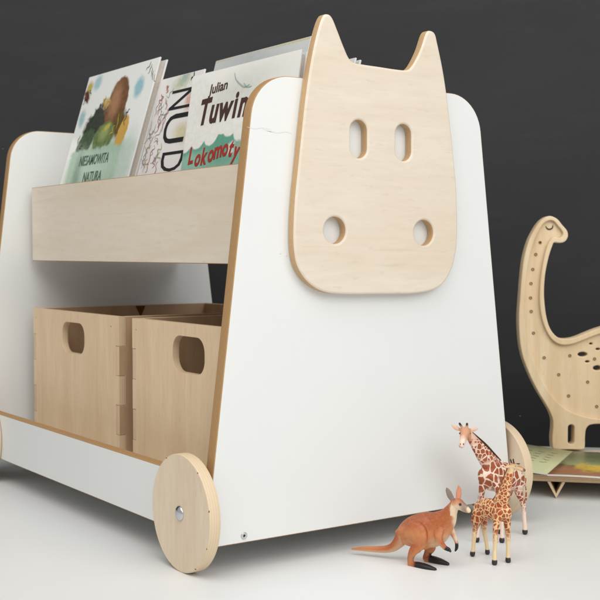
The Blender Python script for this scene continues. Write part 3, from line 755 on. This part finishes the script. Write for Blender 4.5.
# --- kangaroo
K = Fig((0, -.083, 0)); kr = empty('toy_kangaroo', (0, -.083, 0))
tag(kr, 'rust brown toy kangaroo with black paws and a long tail, on the white floor', 'toy animal')
kh = (R*.8-F*.6); ks = (R*.6+F*.8)
mm = .001*1.03
def T(*rows, side=None):
    return ([(p, a*mm, b*mm) for p, a, b in rows], side or ks)
tubes = [
    T((K(399, 535, .012), 4, 6.5), (K(405, 534, .008), 9, 12), (K(414, 532, .004), 13.5, 16.5), (K(424, 530.5, 0), 14, 18), (K(434, 528.5, -.005), 12, 18), (K(441.5, 523.5, -.010), 9.5, 14), (K(447.5, 517.5, -.014), 7, 10.5), (K(451.0, 511, -.017), 5.4, 7.2), (K(454, 506, -.019), 4.8, 5.4)),
    T((K(424, 541, -.004), 8.5, 9), (K(433, 539.5, -.008), 6.5, 6.5)),                                # belly
    T((K(454.5, 504, -.019), 4.8, 5.0), (K(458, 504, -.0215), 5, 6.0), (K(462, 506.3, -.024), 4, 4.7), (K(466, 509, -.027), 3.2, 3.7), (K(468.6, 510.6, -.0295), 2.5, 2.6)),   # head
    T((K(404, 535, .008), 6, 8), (K(399.5, 541, .012), 5, 6.6), (K(394, 546.5, .016), 4, 5), (K(387, 549, .020), 3.4, 4), (K(377, 549.3, .025), 3, 3.4), (K(365, 548.8, .031), 2.5, 2.7), (K(352, 549, .037), 1.1, 1.1)),  # tail
    T((K(411, 529, -.007), 6, 11), (K(416, 534, -.010), 7, 13.5), (K(418.5, 543, -.012), 6, 9.5), (K(417, 549, -.013), 4, 5)),   # near thigh
    T((K(417, 547, -.013), 4.5, 6), (K(412.8, 552, -.011), 3.5, 4.6), (K(410.6, 558, -.008), 2.9, 3.5), (K(410.6, 563.6, -.006), 2.9, 3.3)),  # near shank
    T((K(410.5, 564.6, -.0045), 3.2, 3.2), (K(418, 565.6, -.010), 4.3, 4.0), (K(427, 567.6, -.017), 4.3, 3.5), (K(434.6, 569.6, -.0225), 2.7, 2.2)),   # near foot
    T((K(424, 539, .008), 6, 10), (K(430, 546, .007), 5, 7), (K(428, 552, .010), 3.2, 4.2), (K(425.5, 557, .012), 2.9, 3.0)),      # far leg
    T((K(425.5, 558.3, .012), 3.0, 3.0), (K(432, 559.3, .007), 4.1, 3.8), (K(440, 561.4, .001), 4.1, 3.3), (K(447.6, 564.0, -.004), 2.6, 2.0)),  # far foot
    T((K(439, 530, -.017), 4, 6), (K(438.5, 537, -.020), 3.6, 4.6), (K(440.5, 542.3, -.021), 3, 3.4), (K(444.5, 547, -.022), 2.3, 2.5)),   # near arm
    T((K(444.5, 547.6, -.022), 2.1, 2.4), (K(448.8, 549.6, -.023), 1.9, 2.3)),
    T((K(448, 524, -.010), 4, 5), (K(451.5, 531, -.010), 3, 3.6), (K(455, 538, -.011), 2.1, 2.4), (K(456.8, 543.5, -.012), 1.8, 1.9)),    # far arm
    T((K(456.8, 544, -.012), 1.7, 1.9), (K(456.6, 548, -.013), 1.6, 1.8), (K(455.2, 551, -.014), .9, 1)),
    T((K(453.2, 501, -.019), 1.9, 1.1), (K(450.5, 496.5, -.019), 3.1, .9), (K(448.2, 491.5, -.019), 2.8, .8), (K(446.6, 487.8, -.019), 1.0, .6), side=R),   # ears
    T((K(458, 500, -.017), 2.0, 1.1), (K(458.6, 495, -.016), 3.1, .9), (K(459, 489.5, -.015), 2.6, .8), (K(458.6, 485.6, -.015), .9, .6), side=R),
]
# fingers on the near paw
for j, (dx, dy) in enumerate(((2.2, .6), (2.6, 1.8), (1.6, 2.8))):
    tubes.append(T((K(448.6, 549.6, -.023), 1.0, 1.0), (K(448.8+dx, 549.8+dy, -.024-.0008*j), .55, .55)))
rust = srgb(174, 94, 50); rust2 = srgb(216, 150, 100); cream = srgb(232, 208, 178); blk = srgb(30, 27, 28); gry = srgb(112, 98, 92)
K0 = K(424, 531, 0); KH = K(454, 506, -.019)
def pix(p):
    d = p-CAM; w = d.dot(FWD); return 300+FPX*d.dot(RGT)/w, 300-FPX*d.dot(UPV)/w
nearshoe = K(418, 566, -.010)
def kpaint(p, n):
    q = p-V((0, -.083, 0)); x = q.dot(kh); y = q.dot(ks); z = p.z
    w = noise.noise(p*160)*.002
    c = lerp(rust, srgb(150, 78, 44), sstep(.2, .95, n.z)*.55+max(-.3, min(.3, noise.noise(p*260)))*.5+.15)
    c = lerp(c, srgb(214, 150, 104), max(0, min(1, noise.noise(p*V((500, 500, 900)))))*.35)
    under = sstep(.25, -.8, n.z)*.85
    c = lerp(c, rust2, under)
    # pale lower thigh and flank
    c = lerp(c, rust2, .5*sstep(.010, .0, abs(z-.035)+w)*sstep(.0, .7, -n.dot(ks)))
    # cream throat, chest
    rel = (p-K(456, 516, -.020)); front = n.dot(kh)
    lat = (p-K(450.4, 515, -.016)).dot(R)+(p.z-K(450.4, 515, -.016).z)*.14+w
    chest = sstep(.030, .020, (p-K(455, 520, -.018)).length)*sstep(-.0012, .0030, lat)*sstep(K(455, 503, -.019).z, K(455, 507, -.019).z, p.z)
    chest0 = sstep(.024, .012, (p-K(455, 520, -.018)).length+w)*sstep(-.0015, .0015, (p-K(449.6, 516, -.016)).dot(R)+w+(.0008 if z > .045 else -.0025))
    c = lerp(c, cream, chest)
    bel = sstep(.016, .008, (p-K(440, 541, -.012)).length)*sstep(.0, -.6, n.z)
    c = lerp(c, cream, bel*.5)
    hd = (p-K(456, 504, -.02)); hl = hd.dot(kh)
    if z > .056:
      if hl > -.0035 and hd.length < .03 and z < K(457, 498, -.02).z+.0015:
        c = lerp(c, rust2, .35)
        # cheek and muzzle paler
        c = lerp(c, cream, sstep(.003, -.003, hd.z-.001+w)*.9)
        c = lerp(c, gry, .75*sstep(.004, .011, hl)*sstep(-.0045, -.0005, hd.z+hl*.35))
        nose = (p-K(470, 510, -.030)).length
        c = lerp(c, cream, sstep(.0045, .003, nose))
      # ears
      e1 = (p-K(449, 493, -.019)).length
      if e1 < .0085 and z > K(452, 500, -.019).z:
          inner = sstep(.2, .6, -n.dot(F)); c = lerp(gry, srgb(150, 132, 122), inner*.6)
      e2 = (p-K(458.8, 491, -.015)).length
      if e2 < .0085 and z > K(458, 500, -.017).z: c = lerp(rust, srgb(206, 140, 108), sstep(.2, .6, -n.dot(F)))
    # black paws and feet
    if z < .012:
        f = max(sstep(.0025, .0065, (p-K(412.5, 565, -.005)).dot(kh)) if y < .001 else 0, sstep(.004, .007, (p-K(425.5, 558.5, .012)).dot(kh)) if y >= .001 else 0)
        c = lerp(c, blk, f*sstep(.012, .008, z))
    d1 = (p-K(448.5, 550, -.023)).length; c = lerp(c, blk, sstep(.0052, .0038, d1))
    d2_ = (p-K(456.3, 548.5, -.013)).length; c = lerp(c, blk, sstep(.0066, .0046, d2_))
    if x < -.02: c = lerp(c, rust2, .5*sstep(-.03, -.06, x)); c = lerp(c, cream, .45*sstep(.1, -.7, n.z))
    return [*c, 1]
blob('body', kr, tubes, .0006, kpaint, paint_mat('kangaroo_paint'), 8)
sphere('eye', K(460.2, 504.4, -.0275)+R*0, .00135, M['eyeblack'], kr)

# --- giraffes
def giraffe_mat(name, patch, line, s_body, s_neck, th):
    k = NT(name, .42, .4); at = k.n('ShaderNodeAttribute', attribute_name='Paint')
    # stretched cells with rounded corners
    co = k.coord(); nz = k.n('ShaderNodeTexNoise'); k.l(co, nz.inputs['Vector']); nz.inputs['Scale'].default_value = 220; nz.inputs['Detail'].default_value = 2
    sub = k.n('ShaderNodeVectorMath', operation='SUBTRACT'); k.l(nz.outputs['Color'], sub.inputs[0]); sub.inputs[1].default_value = (.5,)*3
    sc = k.n('ShaderNodeVectorMath', operation='SCALE'); k.l(sub.outputs[0], sc.inputs[0]); sc.inputs['Scale'].default_value = .0016
    ad = k.n('ShaderNodeVectorMath', operation='ADD'); k.l(co, ad.inputs[0]); k.l(sc.outputs[0], ad.inputs[1])
    fs = []
    for s in (s_body, s_neck):
        v = k.n('ShaderNodeTexVoronoi', feature='DISTANCE_TO_EDGE'); k.l(ad.outputs[0], v.inputs['Vector']); v.inputs['Scale'].default_value = s; v.inputs['Randomness'].default_value = .85
        fs.append(k.math('DIVIDE', k.math('SUBTRACT', v.outputs['Distance'], th), .05, True))
    at2 = k.n('ShaderNodeAttribute', attribute_name='Mask'); sp = k.n('ShaderNodeSeparateColor'); k.l(at2.outputs['Color'], sp.inputs[0])
    mx = k.n('ShaderNodeMix', data_type='FLOAT'); k.l(sp.outputs[1], mx.inputs[0]); k.l(fs[0], mx.inputs[2]); k.l(fs[1], mx.inputs[3])
    f = k.math('MULTIPLY', mx.outputs[0], sp.outputs[0])
    var = k.noise(co, 120, 3); pc = k.mix(var, patch, tuple(x*.55 for x in patch))
    k.color(k.mix(f, at.outputs['Color'], pc)); k.bump(k.noise(co, 900, 2), .0002, .3); return k.m
def add_mask(o, fn, root):
    me = o.data; ca = me.color_attributes.new('Mask', 'FLOAT_COLOR', 'POINT'); buf = []
    for v in me.vertices: a, b = fn(v.co+root.location, v.normal); buf += [a, b, 0, 1]
    ca.data.foreach_set('color', buf)

A = Fig((.144, -.050, 0)); ar = empty('toy_giraffe', (.144, -.050, 0))
tag(ar, 'tall toy giraffe with big red-brown patches, looking out from behind the young giraffe', 'toy animal', 'toy giraffes')
ah = V((-.966, -.259, 0)); as_ = V((.259, -.966, 0)); mm = .001*1.12
def T(*rows, side=None, m=None): return ([(p, a*mm, b*mm) for p, a, b in rows], side or as_)
At = [
    T((A(483, 476, -.022), 5.5, 8), (A(488, 475.5, -.017), 9, 13.5), (A(496, 476.5, -.006), 10.5, 15.5), (A(506, 476.5, .006), 10.5, 14), (A(515, 478.5, .016), 9, 12), (A(520.5, 481, .021), 6, 8)),
    T((A(494, 470, -.012), 7, 11), (A(488, 461, -.017), 6, 10.5), (A(481.5, 452.5, -.021), 4.8, 8.4), (A(475.8, 444.5, -.025), 4.1, 6.6), (A(471.5, 438.5, -.028), 3.7, 5.0), (A(468.5, 434, -.030), 3.3, 4.0)),
    T((A(467, 431, -.029), 3.8, 3.2), (A(465.4, 431.5, -.032), 5.3, 4.6), (A(464.0, 436.5, -.036), 4.2, 3.9), (A(462.4, 442.5, -.040), 3.1, 3.0), (A(461.4, 445.6, -.042), 3.1, 2.5), side=R),
    T((A(462.4, 428, -.033), 1.3, 1.3), (A(459.6, 423.6, -.033), 1.25, 1.25)), T((A(466.8, 428, -.032), 1.3, 1.3), (A(467.0, 423.8, -.032), 1.25, 1.25)),
    T((A(461, 429.8, -.031), 1.2, .8), (A(456, 428, -.030), 2.3, .8), (A(451.4, 424.8, -.029), .6, .5), side=Z),
    T((A(469.5, 430, -.030), 1.2, .8), (A(474, 429.3, -.029), 2.4, .8), (A(478, 428.6, -.028), .8, .5), side=Z),
    # front legs
    T((A(484, 474, -.020), 4.2, 7), (A(482.5, 486, -.019), 3.4, 4.6), (A(481, 499, -.018), 2.5, 2.8), (A(480.3, 508, -.018), 2.6, 2.6), (A(479, 520, -.018), 1.8, 1.9), (A(477.8, 531, -.018), 1.9, 1.9), (A(477, 536.5, -.018), 2.3, 2.3)),
    T((A(494, 476, -.022), 4.2, 7), (A(498, 489, -.022), 3.4, 4.6), (A(500.5, 501, -.021), 2.5, 2.8), (A(501.5, 510, -.020), 2.6, 2.6), (A(502, 521, -.020), 1.8, 1.9), (A(502, 531, -.020), 1.9, 1.9), (A(502, 537, -.020), 2.3, 2.3)),
    # hind legs
    T((A(512, 480, .020), 5, 8), (A(509, 492, .022), 3.6, 5), (A(505.5, 503, .024), 2.6, 3), (A(504, 508, .023), 2.5, 2.8), (A(502, 518, .0215), 1.9, 2), (A(500.5, 525, .0205), 2, 2), (A(500, 529, .0205), 2.3, 2.3)),
    T((A(518, 480, .014), 5, 8.5), (A(518.5, 490, .013), 4.0, 5.6), (A(521.5, 499, .016), 3.0, 3.5), (A(523.5, 506, .0185), 2.6, 2.8), (A(524, 515, .018), 2.2, 2.2), (A(524.6, 523, .0175), 2.2, 2.2), (A(525, 528, .0175), 2.5, 2.5)),
    # hooves
    T((A(477, 537.5, -.018), 2.5, 2.5), (A(476.8, 539.8, -.0185), 2.9, 2.9)), T((A(502, 538, -.020), 2.5, 2.5), (A(501.9, 540.4, -.0205), 2.9, 2.9)),
    T((A(500, 529.5, .0205), 2.5, 2.5), (A(499.9, 531.5, .0205), 2.9, 2.9)), T((A(525, 529, .0175), 2.6, 2.6), (A(525, 531.9, .0173), 3.0, 3.0)),
    T((A(524, 478, .025), .9, .9), (A(526, 490, .028), .8, .8), (A(526, 500, .029), 1.1, 1.1)),
]
# mane ridge
At.append(([(A(x, y, d), .0009, .0016) for x, y, d in ((472, 433, -.028), (477.5, 438.5, -.025), (485, 445.5, -.021), (493.5, 454.5, -.016), (500, 461, -.010))], as_))
apatch = srgb(176, 92, 56); aline = srgb(238, 214, 194); apink = srgb(240, 214, 196); hoof = srgb(46, 44, 46); tan = srgb(196, 132, 92)
def apaint(p, n):
    z = p.z; c = aline
    if z < .0075: c = lerp(hoof, apink, sstep(.0052, .0064, z))
    hd = p-A(465, 433, -.032)
    if z > .112:
        c = lerp(c, tan, .85)
        mu = (p-A(461.8, 445, -.041)).length
        c = lerp(c, srgb(232, 208, 190), sstep(.011, .006, mu+noise.noise(p*300)*.002))
        for sx in (460.2, 463.4):
            c = lerp(c, srgb(80, 50, 40), sstep(.0013, .0007, (p-A(sx, 444.2, -.0435)).length))
        if z > A(463, 427, -.03).z and hd.dot(R) > -.009 and abs(hd.dot(R)) < .0085: c = lerp(c, srgb(50, 34, 30), sstep(A(463, 426.5, -.03).z, A(463, 424, -.03).z, z))
        if abs(hd.dot(R)) > .007: c = lerp(c, srgb(228, 190, 166), sstep(.0, .6, -n.dot(F)))
    # mane
    seg0 = A(470, 432, -.028); seg1 = A(502, 463, -.008); t = (p-seg0).dot((seg1-seg0).normalized())
    return [*c, 1]
def amask(p, n):
    z = p.z; nk = sstep(.085, .10, z)
    leg = sstep(.022, .040, z+noise.noise(p*90)*.006)
    m = leg
    m *= 1-sstep(.1165, .1195, z); m *= sstep(.0100, .0115, (p-A(463.6, 438.5, -.038)).length)
    m *= .25+.75*sstep(-.95, -.55, n.z) if z > .05 else 1
    return m, max(nk, sstep(.062, .045, z))
o = blob('body', ar, At, .0007, apaint, giraffe_mat('tall_giraffe_paint', apatch, aline, 118, 185, .055), 3); add_mask(o, amask, ar)
# dark mane along the neck
bm = bmesh.new()
me = None
mane_pts = [A(x, y, d) for x, y, d in ((472.5, 432.3, -.028), (478, 437.7, -.025), (485.6, 444.7, -.021), (494.2, 453.7, -.016), (501, 460.5, -.010))]
def tube_obj(name, pts, r, mat, root, N=10, side=V((0, 0, 1)), flat=1):
    pts = catmull(pts, 5, False); bm = bmesh.new(); prev = None; n = len(pts)
    for i, p in enumerate(pts):
        t = (pts[min(i+1, n-1)]-pts[max(i-1, 0)]).normalized(); s = (side-t*side.dot(t)).normalized(); w = t.cross(s)
        rr = r*(.3+.7*math.sin(math.pi*(i+.4)/(n-.2)))
        ring = [bm.verts.new(p+s*rr*math.cos(k*2*math.pi/N)+w*rr*flat*math.sin(k*2*math.pi/N)) for k in range(N)]
        if prev:
            for k in range(N): bm.faces.new((prev[k], prev[(k+1) % N], ring[(k+1) % N], ring[k]))
        else: bm.faces.new(list(reversed(ring)))
        prev = ring
    bm.faces.new(prev); bmesh.ops.recalc_face_normals(bm, faces=bm.faces)
    me = bpy.data.meshes.new(name); bm.to_mesh(me); bm.free(); me.materials.append(mat)
    for p in me.polygons: p.use_smooth = True
    return addobj(name, me, root)
M['mane'] = plain('mane_brown', srgb(72, 42, 32), .6, .3, .2, 400)
tube_obj('mane', mane_pts, .0015, M['mane'], ar, flat=.6)
for px, dd in ((460.0, -.0345), (469.8, -.0335)):
    sphere('eye', A(px, 433.4, dd), .0011, M['eyeblack'], ar)

C = Fig((.070, -.110, 0)); cr_ = empty('toy_giraffe', (.070, -.110, 0))
tag(cr_, 'young toy giraffe with a fine net of orange-brown patches, in front of the tall one', 'toy animal', 'toy giraffes')
as_ = V((.99, -.13, 0)); mm = .001*1.05
def T(*rows, side=None): return ([(p, a*mm, b*mm) for p, a, b in rows], side or as_)
Ct = [
    T((C(478.5, 509, .016), 5.5, 7.5), (C(484, 508.5, .010), 7.5, 10.5), (C(492, 509.5, .0), 8.2, 11), (C(500, 511, -.009), 8.2, 11), (C(505, 511, -.016), 6.5, 9)),
    T((C(499, 507, -.010), 5.5, 8.5), (C(502.2, 499, -.013), 5.6, 8.6), (C(505.2, 490, -.015), 4.8, 6.8), (C(507.8, 481, -.017), 4.1, 5.2), (C(509.8, 473, -.018), 3.3, 4.0), (C(511.5, 468.5, -.018), 3.0, 3.2)),
    T((C(511, 467, -.018), 2.8, 2.8), (C(514, 466.3, -.019), 3.1, 3.3), (C(518, 467.6, -.021), 2.5, 2.6), (C(522, 469.2, -.023), 2.0, 2.0), (C(524, 470.3, -.024), 1.8, 1.7), side=F),
    T((C(512, 464.5, -.018), .8, .8), (C(510.6, 459.6, -.017), .8, .8)), T((C(514, 464, -.020), .8, .8), (C(513.2, 459.2, -.020), .8, .8)),
    T((C(511, 465.8, -.020), .9, .8), (C(507.5, 466.6, -.021), 1.9, .7), (C(504, 467.6, -.022), .5, .5), side=Z),
    T((C(514, 465.5, -.021), .9, .8), (C(517.5, 464.6, -.024), 1.6, .7), (C(520, 463.6, -.026), .5, .5), side=Z),
    T((C(499, 512, -.017), 4, 7), (C(496.5, 524, -.019), 3.2, 4.2), (C(495.5, 534, -.020), 2.5, 2.7), (C(495.5, 540, -.020), 2.6, 2.6), (C(494.9, 549, -.020), 1.9, 1.9), (C(494.6, 556, -.021), 2.1, 2.1), (C(494.6, 560, -.021), 2.5, 2.5)),
    T((C(506.5, 512, -.013), 4, 7), (C(507.2, 523, -.012), 3.2, 4.2), (C(507.8, 533, -.012), 2.5, 2.7), (C(508, 539, -.012), 2.6, 2.6), (C(508, 548, -.012), 1.9, 1.9), (C(508, 555, -.0115), 2.1, 2.1), (C(508, 558, -.0115), 2.4, 2.4)),
    T((C(478.5, 511, .012), 4.6, 7.5), (C(477, 521, .012), 3.8, 5), (C(475, 530, .015), 2.7, 3.0), (C(474.4, 536, .0135), 2.3, 2.4), (C(473.6, 544, .013), 2.0, 2.0), (C(472.9, 551, .0128), 2.3, 2.3)),
    T((C(484.5, 511, .020), 4.6, 7.5), (C(484, 520, .021), 3.6, 4.6), (C(484, 529, .0225), 2.6, 2.9), (C(485, 536, .0215), 2.2, 2.3), (C(486.5, 544, .021), 1.9, 1.9), (C(487.3, 550, .0209), 2.2, 2.2)),
    T((C(494.6, 560.5, -.021), 2.7, 2.7), (C(494.5, 562.8, -.0213), 2.9, 2.9)), T((C(508, 558.4, -.0115), 2.6, 2.6), (C(508.1, 560.6, -.0118), 2.9, 2.9)),
    T((C(472.8, 551.5, .0128), 2.5, 2.5), (C(472.5, 554.0, .0126), 2.8, 2.8)), T((C(487.4, 550.5, .0209), 2.4, 2.4), (C(487.4, 552.4, .0207), 2.6, 2.6)),
    T((C(475, 506, .022), .8, .8), (C(472.5, 514, .024), .7, .7), (C(472, 522, .024), 1.0, 1.0)),
]
cpatch = srgb(184, 90, 46); cline = srgb(232, 194, 146); cleg = srgb(230, 206, 164)
def cpaint(p, n):
    z = p.z; c = lerp(cleg, cline, sstep(.02, .04, z))
    if z < .0075: c = lerp(hoof, cleg, sstep(.0050, .0060, z))
    hd = p-C(514, 466.5, -.019)
    if z > C(510, 472, -.018).z:
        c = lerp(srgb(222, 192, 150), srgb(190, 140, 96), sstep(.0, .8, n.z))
        c = lerp(c, srgb(120, 84, 60), sstep(.0025, .0012, (p-C(524.6, 470, -.025)).length))
        if z > C(512, 463, -.018).z: c = srgb(52, 36, 30)
    return [*c, 1]
def cmask(p, n):
    z = p.z; m = sstep(.020, .034, z+noise.noise(p*110)*.005)
    m *= 1-sstep(C(510, 474, -.018).z, C(510, 471, -.018).z, z)
    return m, 1 if z > .066 else sstep(.036, .030, z)
o = blob('body', cr_, Ct, .0006, cpaint, giraffe_mat('young_giraffe_paint', cpatch, cline, 190, 260, .06), 3); add_mask(o, cmask, cr_)
tube_obj('mane', [C(x, y, d) for x, y, d in ((508.0, 465.8, -.0165), (504.3, 476, -.015), (500.2, 487, -.012), (496, 495.5, -.008), (492, 500.3, -.004))], .0011, plain('mane_tan', srgb(150, 84, 50), .6, .3, .2, 400), cr_, flat=.6)
sphere('eye', C(515.5, 466.0, -.0222), .0008, M['eyeblack'], cr_)

# small chalk specks on the wall
for px, py in ((520, 416), (3, 149)):
    c = on(px, py, wn, wc)
    bm = bmesh.new(); bmesh.ops.create_icosphere(bm, subdivisions=2, radius=.0016)
    for v in bm.verts: v.co.y *= .25
    me = bpy.data.meshes.new('chalk_speck'); bm.to_mesh(me); bm.free(); me.materials.append(plain('chalk', (.35, .35, .36), .8))
    addobj('chalk_speck', me, wall, frame(c, wd, Z))
